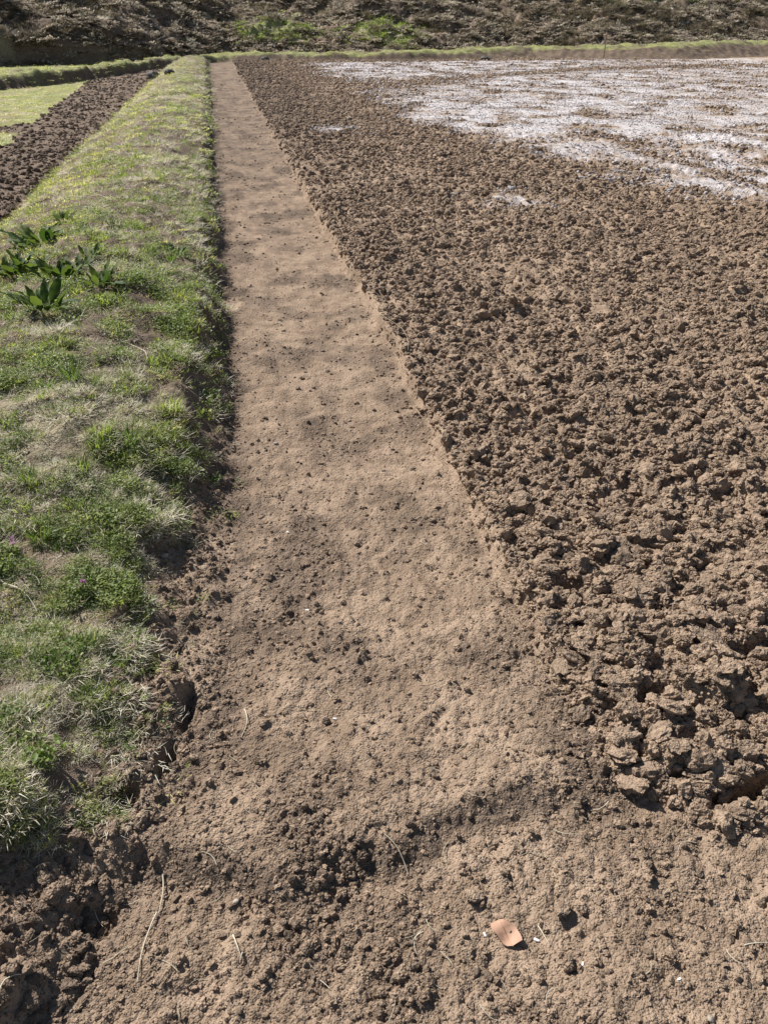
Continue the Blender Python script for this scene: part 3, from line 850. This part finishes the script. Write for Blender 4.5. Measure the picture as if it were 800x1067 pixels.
def turf():
    g = np.random.default_rng(77)
    x, y, r = polar_points(140000, 0.9, 43, -58, 2, g, 1.25)
    z, reg, mk, bare, crm, d = ground(x, y)
    pgr = fbm(x, y, 0.9, 122, 3)
    clump = fbm(x, y, 0.17, 701, 3, .6)
    keep = (1 - bare) * np.clip(0.62 + 2.2 * clump + 1.0 * fbm(x, y, .55, 702, 2) + .2 * sst(5, 9, y), .08, 1) + 0.05 * bare * (y > 1.25) * np.exp(-np.clip(x - np.interp(y, GE_Y, GE_X), 0, 9) / .10)
    # turf hangs over the upper edge of the far face
    ok = (reg == 2) & (g.random(len(x)) < keep)
    x, y, r, z, pgr, bare, clump = x[ok], y[ok], r[ok], z[ok], pgr[ok], bare[ok], clump[ok]; n = len(x)
    p1 = fbm(x, y, 0.55, 711, 3); p2 = fbm(x, y, 0.4, 712, 3); p3 = fbm(x, y, 0.5, 713, 2)
    crest = sst(0.85, 1.4, -x) * sst(4, 6, y)
    deadz = np.exp(-(((x + 0.72) / .22) ** 2 + ((y - 2.75) / .40) ** 2)) + .9 * np.exp(-(((x + .56) / .14) ** 2 + ((y - 1.62) / .20) ** 2)) \
        + 0.4 * np.exp(-(((x + .7) / .35) ** 2 + ((y - 8.5) / 2.2) ** 2))
    q = g.random(n)
    wd_dead = np.clip(0.42 + 1.6 * p1 + 1.5 * deadz + .12 * sst(5, 9, y), 0.10, 1.6)
    wd_yel = np.clip(0.10 + 1.0 * crest + 0.6 * p2 + 0.25 * sst(6, 14, y), 0.02, .9)
    wd_weed = np.clip(0.32 + 0.8 * p3 - 0.3 * sst(5, 10, y), .04, .7) * np.clip(1.3 - deadz, .2, 1)
    wd_long = np.clip(-0.05 + 0.6 * fbm(x, y, .28, 715, 2), 0, .5) + 0.02
    wd_spik = 0.08 * np.ones(n)
    wd_short = 0.24 * np.ones(n)
    W = np.stack([wd_short, wd_long, wd_yel, wd_dead, wd_weed, wd_spik], 1); W /= W.sum(1)[:, None]
    ch = (q[:, None] > np.cumsum(W, 1)).sum(1).clip(0, 5)
    lohi = np.array([OFF[k] for k in ('short', 'long', 'yel', 'dead', 'weed', 'spik')])
    pid = lohi[ch, 0] + (g.random(n) * (lohi[ch, 1] - lohi[ch, 0])).astype(int)
    sc_ = (0.75 + 0.5 * g.random(n)) * np.clip(0.62 + 0.11 * r, .8, 3.2)
    sc_ = sc_ * np.clip(0.85 + 1.1 * clump, .55, 1.5)
    hz = np.where(r > 10, np.clip(10 / r, .45, 1), 1) * np.where(bare > .5, .6, 1)
    S = np.stack([sc_, sc_, sc_ * hz], 1)
    rot = rand_rot(n, g, .18)
    names = {'grass': (0, 1, 5), 'yellow_grass': (2,), 'dead_grass': (3,), 'weeds': (4,)}
    labs = {'grass': 'short green grass growing on top of the berm', 'yellow_grass': 'pale yellow-green grass along the crest of the berm',
            'dead_grass': 'bleached dead grass lying flat on the berm', 'weeds': 'low small-leaved green weeds carpeting the berm'}
    pts = np.stack([x, y, z], 1)
    for nm, ks in names.items():
        k = np.isin(ch, ks)
        scatter(nm, labs[nm], SRC_GRASS, 0, pts[k], S[k], rot[k], pid[k])
    # far plots and levee
    x, y, r = polar_points(60000, 9, 50, -34, 40, g, 0.4)
    z, reg, mk, bare, crm, d = ground(x, y)
    ok = ((reg == 4) | (reg == 5)) & (g.random(len(x)) < mk['green'] * 1.1 + .12 * (reg == 5))
    x, y, r, z = x[ok], y[ok], r[ok], z[ok]; reg = reg[ok]; n = len(x)
    ch = np.where(g.random(n) < .62, 2, np.where(g.random(n) < .35, 3, 0))
    pid = lohi[ch, 0] + (g.random(n) * (lohi[ch, 1] - lohi[ch, 0])).astype(int)
    sc_ = (0.8 + 0.6 * g.random(n)) * 2.6
    S = np.stack([sc_, sc_, sc_ * np.where(reg == 4, .35, .55)], 1)
    pts = np.stack([x, y, z], 1); rot = rand_rot(n, g, .15)
    k = reg == 4
    scatter('plot_grass', 'short yellow-green grass on the flat plot at far left', SRC_GRASS, 0, pts[k], S[k], rot[k], pid[k])
    scatter('levee_grass', 'yellow-green grass along the far levee', SRC_GRASS, 0, pts[~k], S[~k], rot[~k], pid[~k])
turf()

# ------------------------------------------------------------------ undergrowth on the hillside
def hillside_cover():
    g = np.random.default_rng(99)
    lit = mats([weed('litter', 40, .30, .12, 800 + i) for i in range(5)], M_LITTER)
    brs = mats([tuft('brush', 40, .24, .26, .016, .8, .5, 820 + i) for i in range(4)], M_BRUSH)
    ded = mats([tuft('brush', 34, .24, .24, .014, 1.0, .5, 830 + i) for i in range(4)], M_STRAW)
    grn = mats([tuft('brush', 34, .26, .15, .020, .8, .6, 840 + i) for i in range(3)], M_GRASS)
    src = source_collection('hill_shape', lit + brs + ded + grn)
    x = g.uniform(-24, 46, 150000); y = g.uniform(32, 68, 150000)
    z, reg, mk, bare, crm, d = ground(x, y)
    gap = fbm(x, y, 1.4, 871, 3)
    ok = (reg == 6) & (g.random(len(x)) < np.clip(.55 + 1.6 * gap, .12, 1)) & (y < 68)
    x, y, z = x[ok], y[ok], z[ok]; n = len(x); green = mk['green'][ok]
    q = g.random(n); p = fbm(x, y, 2.2, 872, 3); darkb = np.maximum(sst(.0, .5, fbm(x, y, 2.8, 873, 2)), np.exp(-(((x - 23) / 5) ** 2 + ((z - 2.0) / .5) ** 2)))
    pg = np.clip(green * 1.0 - .18, 0, .6); pb = np.clip(.16 + .9 * darkb, 0, .75) * (1 - pg); pd = np.clip(.18 + .5 * p, .03, .5) * (1 - pg) * (1 - pb)
    ch = np.where(q < pg, 3, np.where(q < pg + pb, 1, np.where(q < pg + pb + pd, 2, 0)))
    lo = np.array([0, 5, 9, 13]); cn = np.array([5, 4, 4, 3])
    pid = lo[ch] + (g.random(n) * cn[ch]).astype(int)
    s = g.uniform(.55, 1.25, n)
    labs = [('leaf_litter', 'brown leaf litter strewn over the hillside'), ('brush', 'dark low brush growing on the hillside'),
            ('dry_grass', 'tufts of bleached dry grass on the hillside'), ('hillside_grass', 'patches of bright grass on the hillside')]
    for k, (nm, lb) in enumerate(labs):
        m = ch == k
        scatter(nm, lb, src, 0, np.stack([x, y, z], 1)[m], np.stack([s, s, s * .8], 1)[m], rand_rot(n, g, .2)[m], pid[m])
hillside_cover()

# ------------------------------------------------------------------ broad-leaved plants on the berm
def dock_leaf(seed, L, W):
    g = random.Random(seed); nu, nv = 11, 5
    vs, fs = [], []
    ph = g.random() * 6.28
    for i in range(nu):
        t = i / (nu - 1)
        if t < .18: hw = W * (.07 + .0 * t)
        else:
            q = (t - .18) / .82
            hw = W * (.07 + .5 * math.sin(math.pi * min(1, q ** .75)) ** .8 * (1 - .25 * q))
        if i == nu - 1: hw = W * .01
        for j in range(nv):
            v = j / (nv - 1) * 2 - 1
            zz = .20 * abs(v) * hw + .030 * math.sin(t * 19 + ph + 2 * v) * abs(v) * (t > .2)
            vs.append((t * L, v * hw, zz))
    for i in range(nu - 1):
        for j in range(nv - 1):
            a = i * nv + j
            fs.append((a, a + 1, a + nv + 1, a + nv))
    v = np.array(vs, np.float32)
    # arch the leaf
    ang = v[:, 0] / L; c = g.uniform(.5, 1.1)
    out = v.copy()
    out[:, 0] = L * np.sin(c * ang) / c; out[:, 2] = v[:, 2] - L * (1 - np.cos(c * ang)) / c * .9
    return mesh_np('leaf', out, fs)
DOCK = [dock_leaf(1000 + i, 1.0, rnd.uniform(.26, .36)) for i in range(6)]
for me in DOCK: me.materials.append(M_DOCK)
for px, py, nl, L, lab in [
    (45, 258, 12, .20, 'broad-leaved green plant standing alone, highest of the big clumps on the berm'),
    (12, 290, 12, .20, 'broad-leaved green plant at the left edge of the berm, in front of the highest clump'),
    (62, 292, 10, .17, 'spreading broad-leaved plant with dark shade under it, right beside the leftmost clump'),
    (48, 328, 9, .17, 'broad-leaved plant with two upright leaves, lowest of the clumps on the berm'),
    (105, 298, 8, .14, 'small broad-leaved plant to the right of the larger clumps on the berm'),
    (68, 236, 6, .11, 'smallest broad-leaved plant, farthest up the berm'),
    (92, 270, 6, .10, 'small broad-leaved plant beside a bare patch of earth on the berm'),
    (30, 284, 9, .15, 'low broad-leaved plant wedged between the leftmost clump and its spreading neighbour'),
    (28, 262, 8, .15, 'broad-leaved plant just left of the highest clump on the berm'),
    (80, 286, 8, .14, 'broad-leaved plant closing the row of clumps on its right'),
    (185, 268, 7, .11, 'broad-leaved weed near the right rim of the berm')]:
    x, y, z = on_ground(px, py)
    root = bpy.data.objects.new('broad_leaved_plant', None); col.objects.link(root)
    root.location = (x, y, z - .01); root.rotation_euler = (0, 0, rnd.random() * 6.28); root.empty_display_size = .05
    tag(root, lab, 'plant', 'broad-leaved plants on the berm')
    for k in range(nl * 2 + 6):
        s = L * rnd.uniform(.5, 1.05)
        a = k * 2.4 + rnd.uniform(-.3, .3)
        add('leaf', DOCK[(k * 5 + nl) % 6], None, root, (rnd.uniform(.01, .5) * L * math.cos(a), rnd.uniform(.01, .5) * L * math.sin(a), .012),
            (rnd.gauss(0, .25), -rnd.uniform(.55, 1.4), a), (s, s, s))

# single tufts of grass that stand out from the turf
TUF = [tuft('grass_tuft', 70, .030, .10, .0042, .45, .8, 1200 + i) for i in range(4)]
for me in TUF: me.materials.append(M_GRASS)
FEA = [weed('feathery_tuft', 90, .055, .020, 1240 + i) for i in range(3)]
for me in FEA: me.materials.append(leaf_material('fresh_weed', (0.10, 0.16, 0.03), (0.22, 0.29, 0.07), .45))
for px, py, ms, s, lab in [
    (75, 398, TUF, 1.1, 'upright blue-green grass tuft beside the bleached patch of dead grass'),
    (180, 430, TUF, 1.0, 'long-bladed grass tuft overhanging the shaded edge of the path'),
    (135, 462, TUF, .9, 'bushy grass tuft above a small dark hollow on the berm'),
    (85, 492, TUF, .85, 'pale-tipped grass tuft left of the small dark hollow'),
    (215, 372, FEA, 1.25, 'bright feathery weed clump on the very rim of the path'),
    (217, 415, FEA, .95, 'small bright weed clump on the rim below the larger feathery one'),
    (42, 562, TUF, .8, 'dense low rosette of green blades near the left edge of the photo'),
    (30, 502, TUF, .7, 'small green grass tuft at the left, above the dense rosette'),
    (178, 272, TUF, .9, 'dark green tuft at the berm rim beyond the feathery clumps'),
    (222, 500, FEA, .6, 'tiny weed sprig on the earth slope beside the path'),
    (60, 690, FEA, 1.0, 'yellow-green weed mound on the lower part of the berm'),
    (40, 790, FEA, 1.0, 'leafy weed mound nearest the bare clods at the lower left'),
    (120, 690, FEA, .6, 'small weed sprig at the border of turf and bare slope'),
    (12, 862, FEA, .7, 'lowest weed clump at the left edge of the photo')]:
    x, y, z = on_ground(px, py)
    o = add('grass_tuft' if ms is TUF else 'weed_clump', rnd.choice(ms), None, None, (x, y, z - .003), (0, 0, rnd.random() * 6.28), (s, s, s))
    tag(o, lab, 'grass tuft' if ms is TUF else 'weed')

# ------------------------------------------------------------------ straws, twigs
def tube(name, pts, rad, sides=5, taper=.5):
    vs, fs = [], []
    pts = [Vector(p) for p in pts]
    for i, p in enumerate(pts):
        t = (pts[min(i + 1, len(pts) - 1)] - pts[max(i - 1, 0)]).normalized()
        a = t.cross(Vector((0, 0, 1)));
        a = a.normalized() if a.length > 1e-4 else Vector((1, 0, 0))
        b = t.cross(a)
        q = rad * (1 - (1 - taper) * i / (len(pts) - 1))
        for k in range(sides):
            w_ = 2 * math.pi * k / sides
            vs.append(p + (a * math.cos(w_) + b * math.sin(w_)) * q)
    for i in range(len(pts) - 1):
        for k in range(sides):
            j = (k + 1) % sides
            fs.append((i * sides + k, i * sides + j, (i + 1) * sides + j, (i + 1) * sides + k))
    me = mesh_np(name, [v[:] for v in vs], fs)
    return me

def straw_on(px0, py0, px1, py1, rad, lift=.006, bow=.0):
    a = on_ground(px0, py0); b = on_ground(px1, py1)
    k = 7; pts = []
    for i in range(k):
        t = i / (k - 1)
        x = a[0] + (b[0] - a[0]) * t - bow * (b[1] - a[1]) * math.sin(math.pi * t); y = a[1] + (b[1] - a[1]) * t + bow * (b[0] - a[0]) * math.sin(math.pi * t)
        pts.append((x, y))
    zs = ground(np.array([p[0] for p in pts], np.float32), np.array([p[1] for p in pts], np.float32))[0]
    # a stiff straw bridges the hollows: rest it on its highest points
    lin = np.linspace(zs[0], zs[-1], k)
    up = max(0.0, float((zs - lin).max()))
    zz = .5 * (zs + lin + up) + lift * np.sin(np.linspace(.2, 2.9, k)) + rad
    c = Vector((pts[0][0], pts[0][1], float(zz[0])))
    me = tube('straw', [(p[0] - c.x, p[1] - c.y, float(q) - c.z) for p, q in zip(pts, zz)], rad)
    return me, c

for px0, py0, px1, py1, rad, bow, lab in [
    (170, 912, 166, 952, .0028, .05, 'pale dry straw, upper piece of the bent stalk at lower left'),
    (164, 952, 144, 1024, .0026, -.04, 'long pale straw lying at the lower left below the bent piece'),
    (186, 1052, 188, 1067, .0022, 0, 'short straw at the bottom edge of the photo'),
    (0, 1042, 24, 1018, .0022, .2, 'curved stalk at the lower left corner'),
    (108, 1005, 136, 985, .0022, -.1, 'thin straw in the clods left of the long pale straw'),
    (243, 975, 251, 997, .0024, .0, 'short thick straw alone on the near path'),
    (253, 993, 250, 1004, .0018, .0, 'tiny straw bit just below the short thick straw'),
    (398, 868, 425, 912, .0017, .1, 'thin straw next to the dark lumps mid-path'),
    (0, 605, 38, 622, .0030, -.1, 'bleached stalk at the left edge on the berm'),
    (5, 612, 40, 640, .0026, .1, 'second bleached stalk fanning below the one at the left edge'),
    (700, 665, 710, 690, .0026, 0, 'bright straw between the pale chunk and the slab-shaped clod'),
    (655, 705, 672, 722, .0026, 0, 'straw poking out of the clods below the tilled rim'),
    (735, 760, 745, 776, .0020, 0, 'short straw below the clods at the right of the field'),
    (775, 985, 800, 983, .0020, 0, 'pale straw at the lower right edge of the photo'),
    (385, 335, 425, 372, .0022, .1, 'stray straw lying against the lip of the tilled field'),
    (125, 355, 150, 385, .0030, .2, 'long bleached stalk across the middle of the berm turf'),
    (60, 665, 75, 640, .0022, .0, 'bleached straw sticking out of the lower berm turf'),
    (255, 740, 252, 770, .0018, .1, 'fine root hair on the path below the gouge'),
    (475, 785, 500, 770, .0016, .1, 'thin straw on the right part of the path'),
    (560, 965, 572, 985, .0018, .0, 'short straw to the right of the fallen leaf')]:
    me, c = straw_on(px0, py0, px1, py1, rad * .7, .005, bow)
    o = add('straw', me, M_STRAW, None, c); tag(o, lab, 'straw')

SG = {'f': ('thin bleached straw bit among the clods of the tilled field', 'straw bits in the tilled field'),
      'p': ('thin pale straw bit lying loose on the bare path', 'straw bits on the path'),
      's': ('thin pale straw bit on the crumbling side of the berm', 'straw bits on the berm slope')}
def loose_straws():
    g = random.Random(31)
    SM = []
    for i in range(7):
        b = g.uniform(-.25, .25)
        SM.append(tube('straw', [(t * 1.0 - .5, b * math.sin(math.pi * t), .05 * math.sin(3.1 * t + i)) for t in [k / 6 for k in range(7)]], .019))
        SM[-1].materials.append(M_STRAW)
    n = 0
    zones = [('p', 40, (200, 520), (480, 1060)), ('p', 34, (220, 800), (860, 1060)), ('f', 40, (540, 800), (300, 850)), ('s', 34, (20, 230), (560, 1050))]
    spots = [(g.uniform(*xr_), g.uniform(*yr_)) for _, cnt, xr_, yr_ in zones for _ in range(cnt)]
    X, Y, Z, RG = on_ground_many([p[0] for p in spots], [p[1] for p in spots])
    for x, y, z, rg in zip(X, Y, Z, RG):
        k = {0: 'p', 1: 'f', 2: 's'}.get(int(rg))
        if k is None: continue
        L = g.uniform(.018, .052)
        o = add('straw', SM[n % 7], None, None, (x, y, z + .004 + (.008 if k != 'p' else 0)), (0, g.gauss(0, .22), g.random() * 6.28), (L, L, L)); n += 1
        tag(o, SG[k][0], 'straw', SG[k][1])
loose_straws()

# ------------------------------------------------------------------ fallen leaf, shells, pebbles, flower
def fallen_leaf():
    x, y, z = on_ground(526, 975)
    # toothed oval blade in its own plane: outline half-widths down the length
    ts = [0, .08, .2, .34, .5, .66, .8, .92, 1.0]
    hl = [.40, .46, .47, .45, .41, .36, .30, .20, .02]; hr = [.02, .16, .30, .42, .50, .50, .50, .48, .46]
    L, W = .054, .046
    vs, fs = [], []
    for t, a, b in zip(ts, hl, hr):
        for v in (-a, -a * .5, 0, b * .5, b):
            vs.append((v * W, (.5 - t) * L, .010 * v * v * 4 * .5 + .004 * math.sin(t * 7 + v * 3) - (.0015 if v == 0 else 0)))
    n = 5
    for i in range(len(ts) - 1):
        for j in range(n - 1):
            q = i * n + j; fs.append((q, q + n, q + n + 1, q + 1))
    top = len(vs)
    vs2 = vs + [(a, b, c - .0006) for a, b, c in vs]
    fs2 = fs + [tuple(reversed([q + top for q in f])) for f in fs]
    root = bpy.data.objects.new('fallen_leaf', None); col.objects.link(root); root.empty_display_size = .03
    root.location = (x, y, z + .012); root.rotation_euler = (R(8), R(-5), R(12))
    tag(root, 'dry orange-brown fallen leaf lying alone on the near ground', 'leaf')
    add('blade', mesh_np('blade', vs2, fs2), M_DRYLEAF, root)
    mr = tube('midrib', [(0, (.5 - t) * L * 1.08, -.0002 + .004 * math.sin(t * 7)) for t in [k / 6 for k in range(7)]], .0005, 5, .5)
    add('midrib', mr, plain_material('leaf_midrib', (.36, .19, .10), (.42, .24, .13)), root)
fallen_leaf()

CHIP = [clod_mesh('chip_shape', 2, 1500 + i, .45, .95, 1.5, .5) for i in range(3)]
for me in CHIP: me.materials.append(M_WHITE)
PEB = [clod_mesh('pebble_shape', 3, 1520 + i, .7, .2, 1.2, .35) for i in range(3)]
for me in PEB: me.materials.append(M_STONE)
for px, py, s, ms, nm, lab in [
    (505, 974, .010, CHIP, 'shell_chip', 'small white chip just left of the fallen leaf'),
    (559, 980, .013, CHIP, 'shell_chip', 'white chip just right of the fallen leaf'),
    (607, 1004, .008, CHIP, 'shell_chip', 'tiny white chip beside the lumpy clod right of the fallen leaf'),
    (707, 1020, .009, CHIP, 'shell_chip', 'tiny white chip near the bottom right of the photo'),
    (300, 555, .013, CHIP, 'shell_chip', 'white fleck on the path near its shaded left edge'),
    (320, 635, .014, CHIP, 'shell_chip', 'pale fleck in the middle of the path'),
    (349, 749, .011, CHIP, 'shell_chip', 'white fleck right beside the dark lump mid-path'),
    (673, 818, .012, CHIP, 'shell_chip', 'white fleck in the crumbs below the tilled field'),
    (172, 580, .026, PEB, 'pebble', 'round grey pebble on the earth slope of the berm'),
    (290, 929, .013, PEB, 'pebble', 'round pale pebble on the near path below the dark band'),
    (246, 940, .014, PEB, 'pebble', 'pale pebble left of the round one on the near path'),
    (740, 1062, .018, PEB, 'pebble', 'flat pale pebble at the bottom edge of the photo'),
    (45, 868, .018, PEB, 'pebble', 'grey pebble among the clods at the lower left'),
    (288, 463, .022, PEB, 'pebble', 'dark pebble on the path in front of the shaded rim')]:
    x, y, z = on_ground(px, py)
    o = add(nm, rnd.choice(ms), None, None, (x, y, z + s * .18), (rnd.gauss(0, .3), rnd.gauss(0, .3), rnd.random() * 6.28), (s, s, s))
    tag(o, lab, 'pebble' if nm == 'pebble' else 'chip')

def flower(px, py, lab):
    x, y, z = on_ground(px, py)
    root = bpy.data.objects.new('purple_flower', None); col.objects.link(root); root.empty_display_size = .03
    root.location = (x, y, z); tag(root, lab, 'flower', 'purple flowers in the turf')
    st = tube('stem', [(0, 0, -.005), (.002, 0, .02), (.003, .002, .042)], .0016)
    add('stem', st, M_WEED, root)
    h_ = weed('flower_head', 18, .007, .008, 1700 + int(px)); add('flower_head', h_, M_PETAL, root, (.003, .002, .036))
    l_ = weed('stem_leaves', 12, .014, .014, 1710 + int(px)); add('stem_leaves', l_, M_WEED, root, (0, 0, .008))
flower(88, 622, 'purple-headed small flower standing at the border of the turf')
flower(16, 580, 'purple-headed small flower near the left edge of the photo')

# ------------------------------------------------------------------ poles and stones at the far end
def pole(px, py, h, rad, lean, lab):
    x, y = unproj(px, py, 0.3); z = gz(x, y)
    pts = [(lean[0] * t, lean[1] * t, -.15 + (h + .15) * t) for t in (0, .25, .5, .75, 1)]
    root = add('pole', tube('pole', pts, rad, 8, .7), M_POLE, None, (x, y, z)); tag(root, lab, 'pole')
pole(629, 56, 2.9, .022, (.03, 0), 'tall thin upright pole on the far levee')
pole(735, 49, 1.2, .024, (-.35, .1), 'short thin stick leaning left on the far levee')
pole(719, 49, 1.6, .016, (.02, 0), 'slim upright stick beside the leaning one on the far levee')
STN = [clod_mesh('stone_shape', 3, 1800 + i, .7, .85, 1.2, .6) for i in range(3)]
for me in STN: me.materials.append(M_DARKSTONE)
for px, py, z0, s, lab in [(159, 70, .3, .55, 'dark stone standing on the levee at the far end of the berm'),
                           (177, 77, .28, .42, 'dark stone lying on the berm top near its far end'),
                           (276, 61, .15, .45, 'dark lump set in the foot of the far levee beyond the path'),
                           (505, 56, .35, .55, 'dark clump on the far levee above the limed ground')]:
    x, y = unproj(px, py, z0); z = gz(x, y)
    o = add('dark_stone', rnd.choice(STN), None, None, (x, y, z + .05), (0, 0, rnd.random() * 6), (s, s, s)); tag(o, lab, 'stone')

# ------------------------------------------------------------------ trees on the hill that shade its left side
def tree(x, y, H, seed, lab):
    g = random.Random(seed); z = gz(x, y)
    root = bpy.data.objects.new('evergreen_tree', None); col.objects.link(root); root.location = (x, y, z - .2)
    tag(root, lab, 'tree', 'trees on the upper hillside')
    pts = [(math.sin(t * 3 + seed) * .12 * t, math.cos(t * 2.3 + seed) * .12 * t, H * .92 * t) for t in [k / 8 for k in range(9)]]
    tr = add('trunk', tube('trunk', pts, .17, 10, .12), M_BARK, root)
    lv, lf = [], []
    for b in range(46):
        t = g.uniform(.18, .96); a = b * 2.4 + g.uniform(-.4, .4)
        L = H * .30 * (1.12 - t) + .35; up = g.uniform(.0, .45)
        base = Vector((math.sin(t * 3 + seed) * .12 * t, math.cos(t * 2.3 + seed) * .12 * t, H * .92 * t))
        bp = [base + Vector((math.cos(a), math.sin(a), up - .25 * q)) * (L * q) for q in (0, .35, .7, 1)]
        add('branch', tube('branch', [p[:] for p in bp], .035 * (1.2 - t), 5, .25), M_BARK, root)
        for _ in range(70):
            q = g.uniform(.2, 1.05)
            c = base + Vector((math.cos(a), math.sin(a), up - .25 * q)) * (L * q) + Vector((g.gauss(0, .22), g.gauss(0, .22), g.gauss(0, .14)))
            s_ = g.uniform(.07, .15)
            M_ = Euler((g.random() * 6, g.random() * 6, g.random() * 6)).to_matrix()
            b0 = len(lv)
            for (u_, v_) in ((-1, 0), (0, .45), (1, 0), (0, -.45)):
                lv.append((c + M_ @ Vector((u_ * s_, v_ * s_, .1 * u_ * v_))) [:])
            lf.append((b0, b0 + 1, b0 + 2, b0 + 3))
    add('crown', mesh_np('crown', lv, lf, False), M_BRUSH, root)
tree(-13.4, 47.5, 6.2, 1, 'dark evergreen tree at the left end of the upper hillside')
tree(-11.0, 49.5, 6.0, 2, 'dark evergreen tree right of its neighbour on the upper hillside')
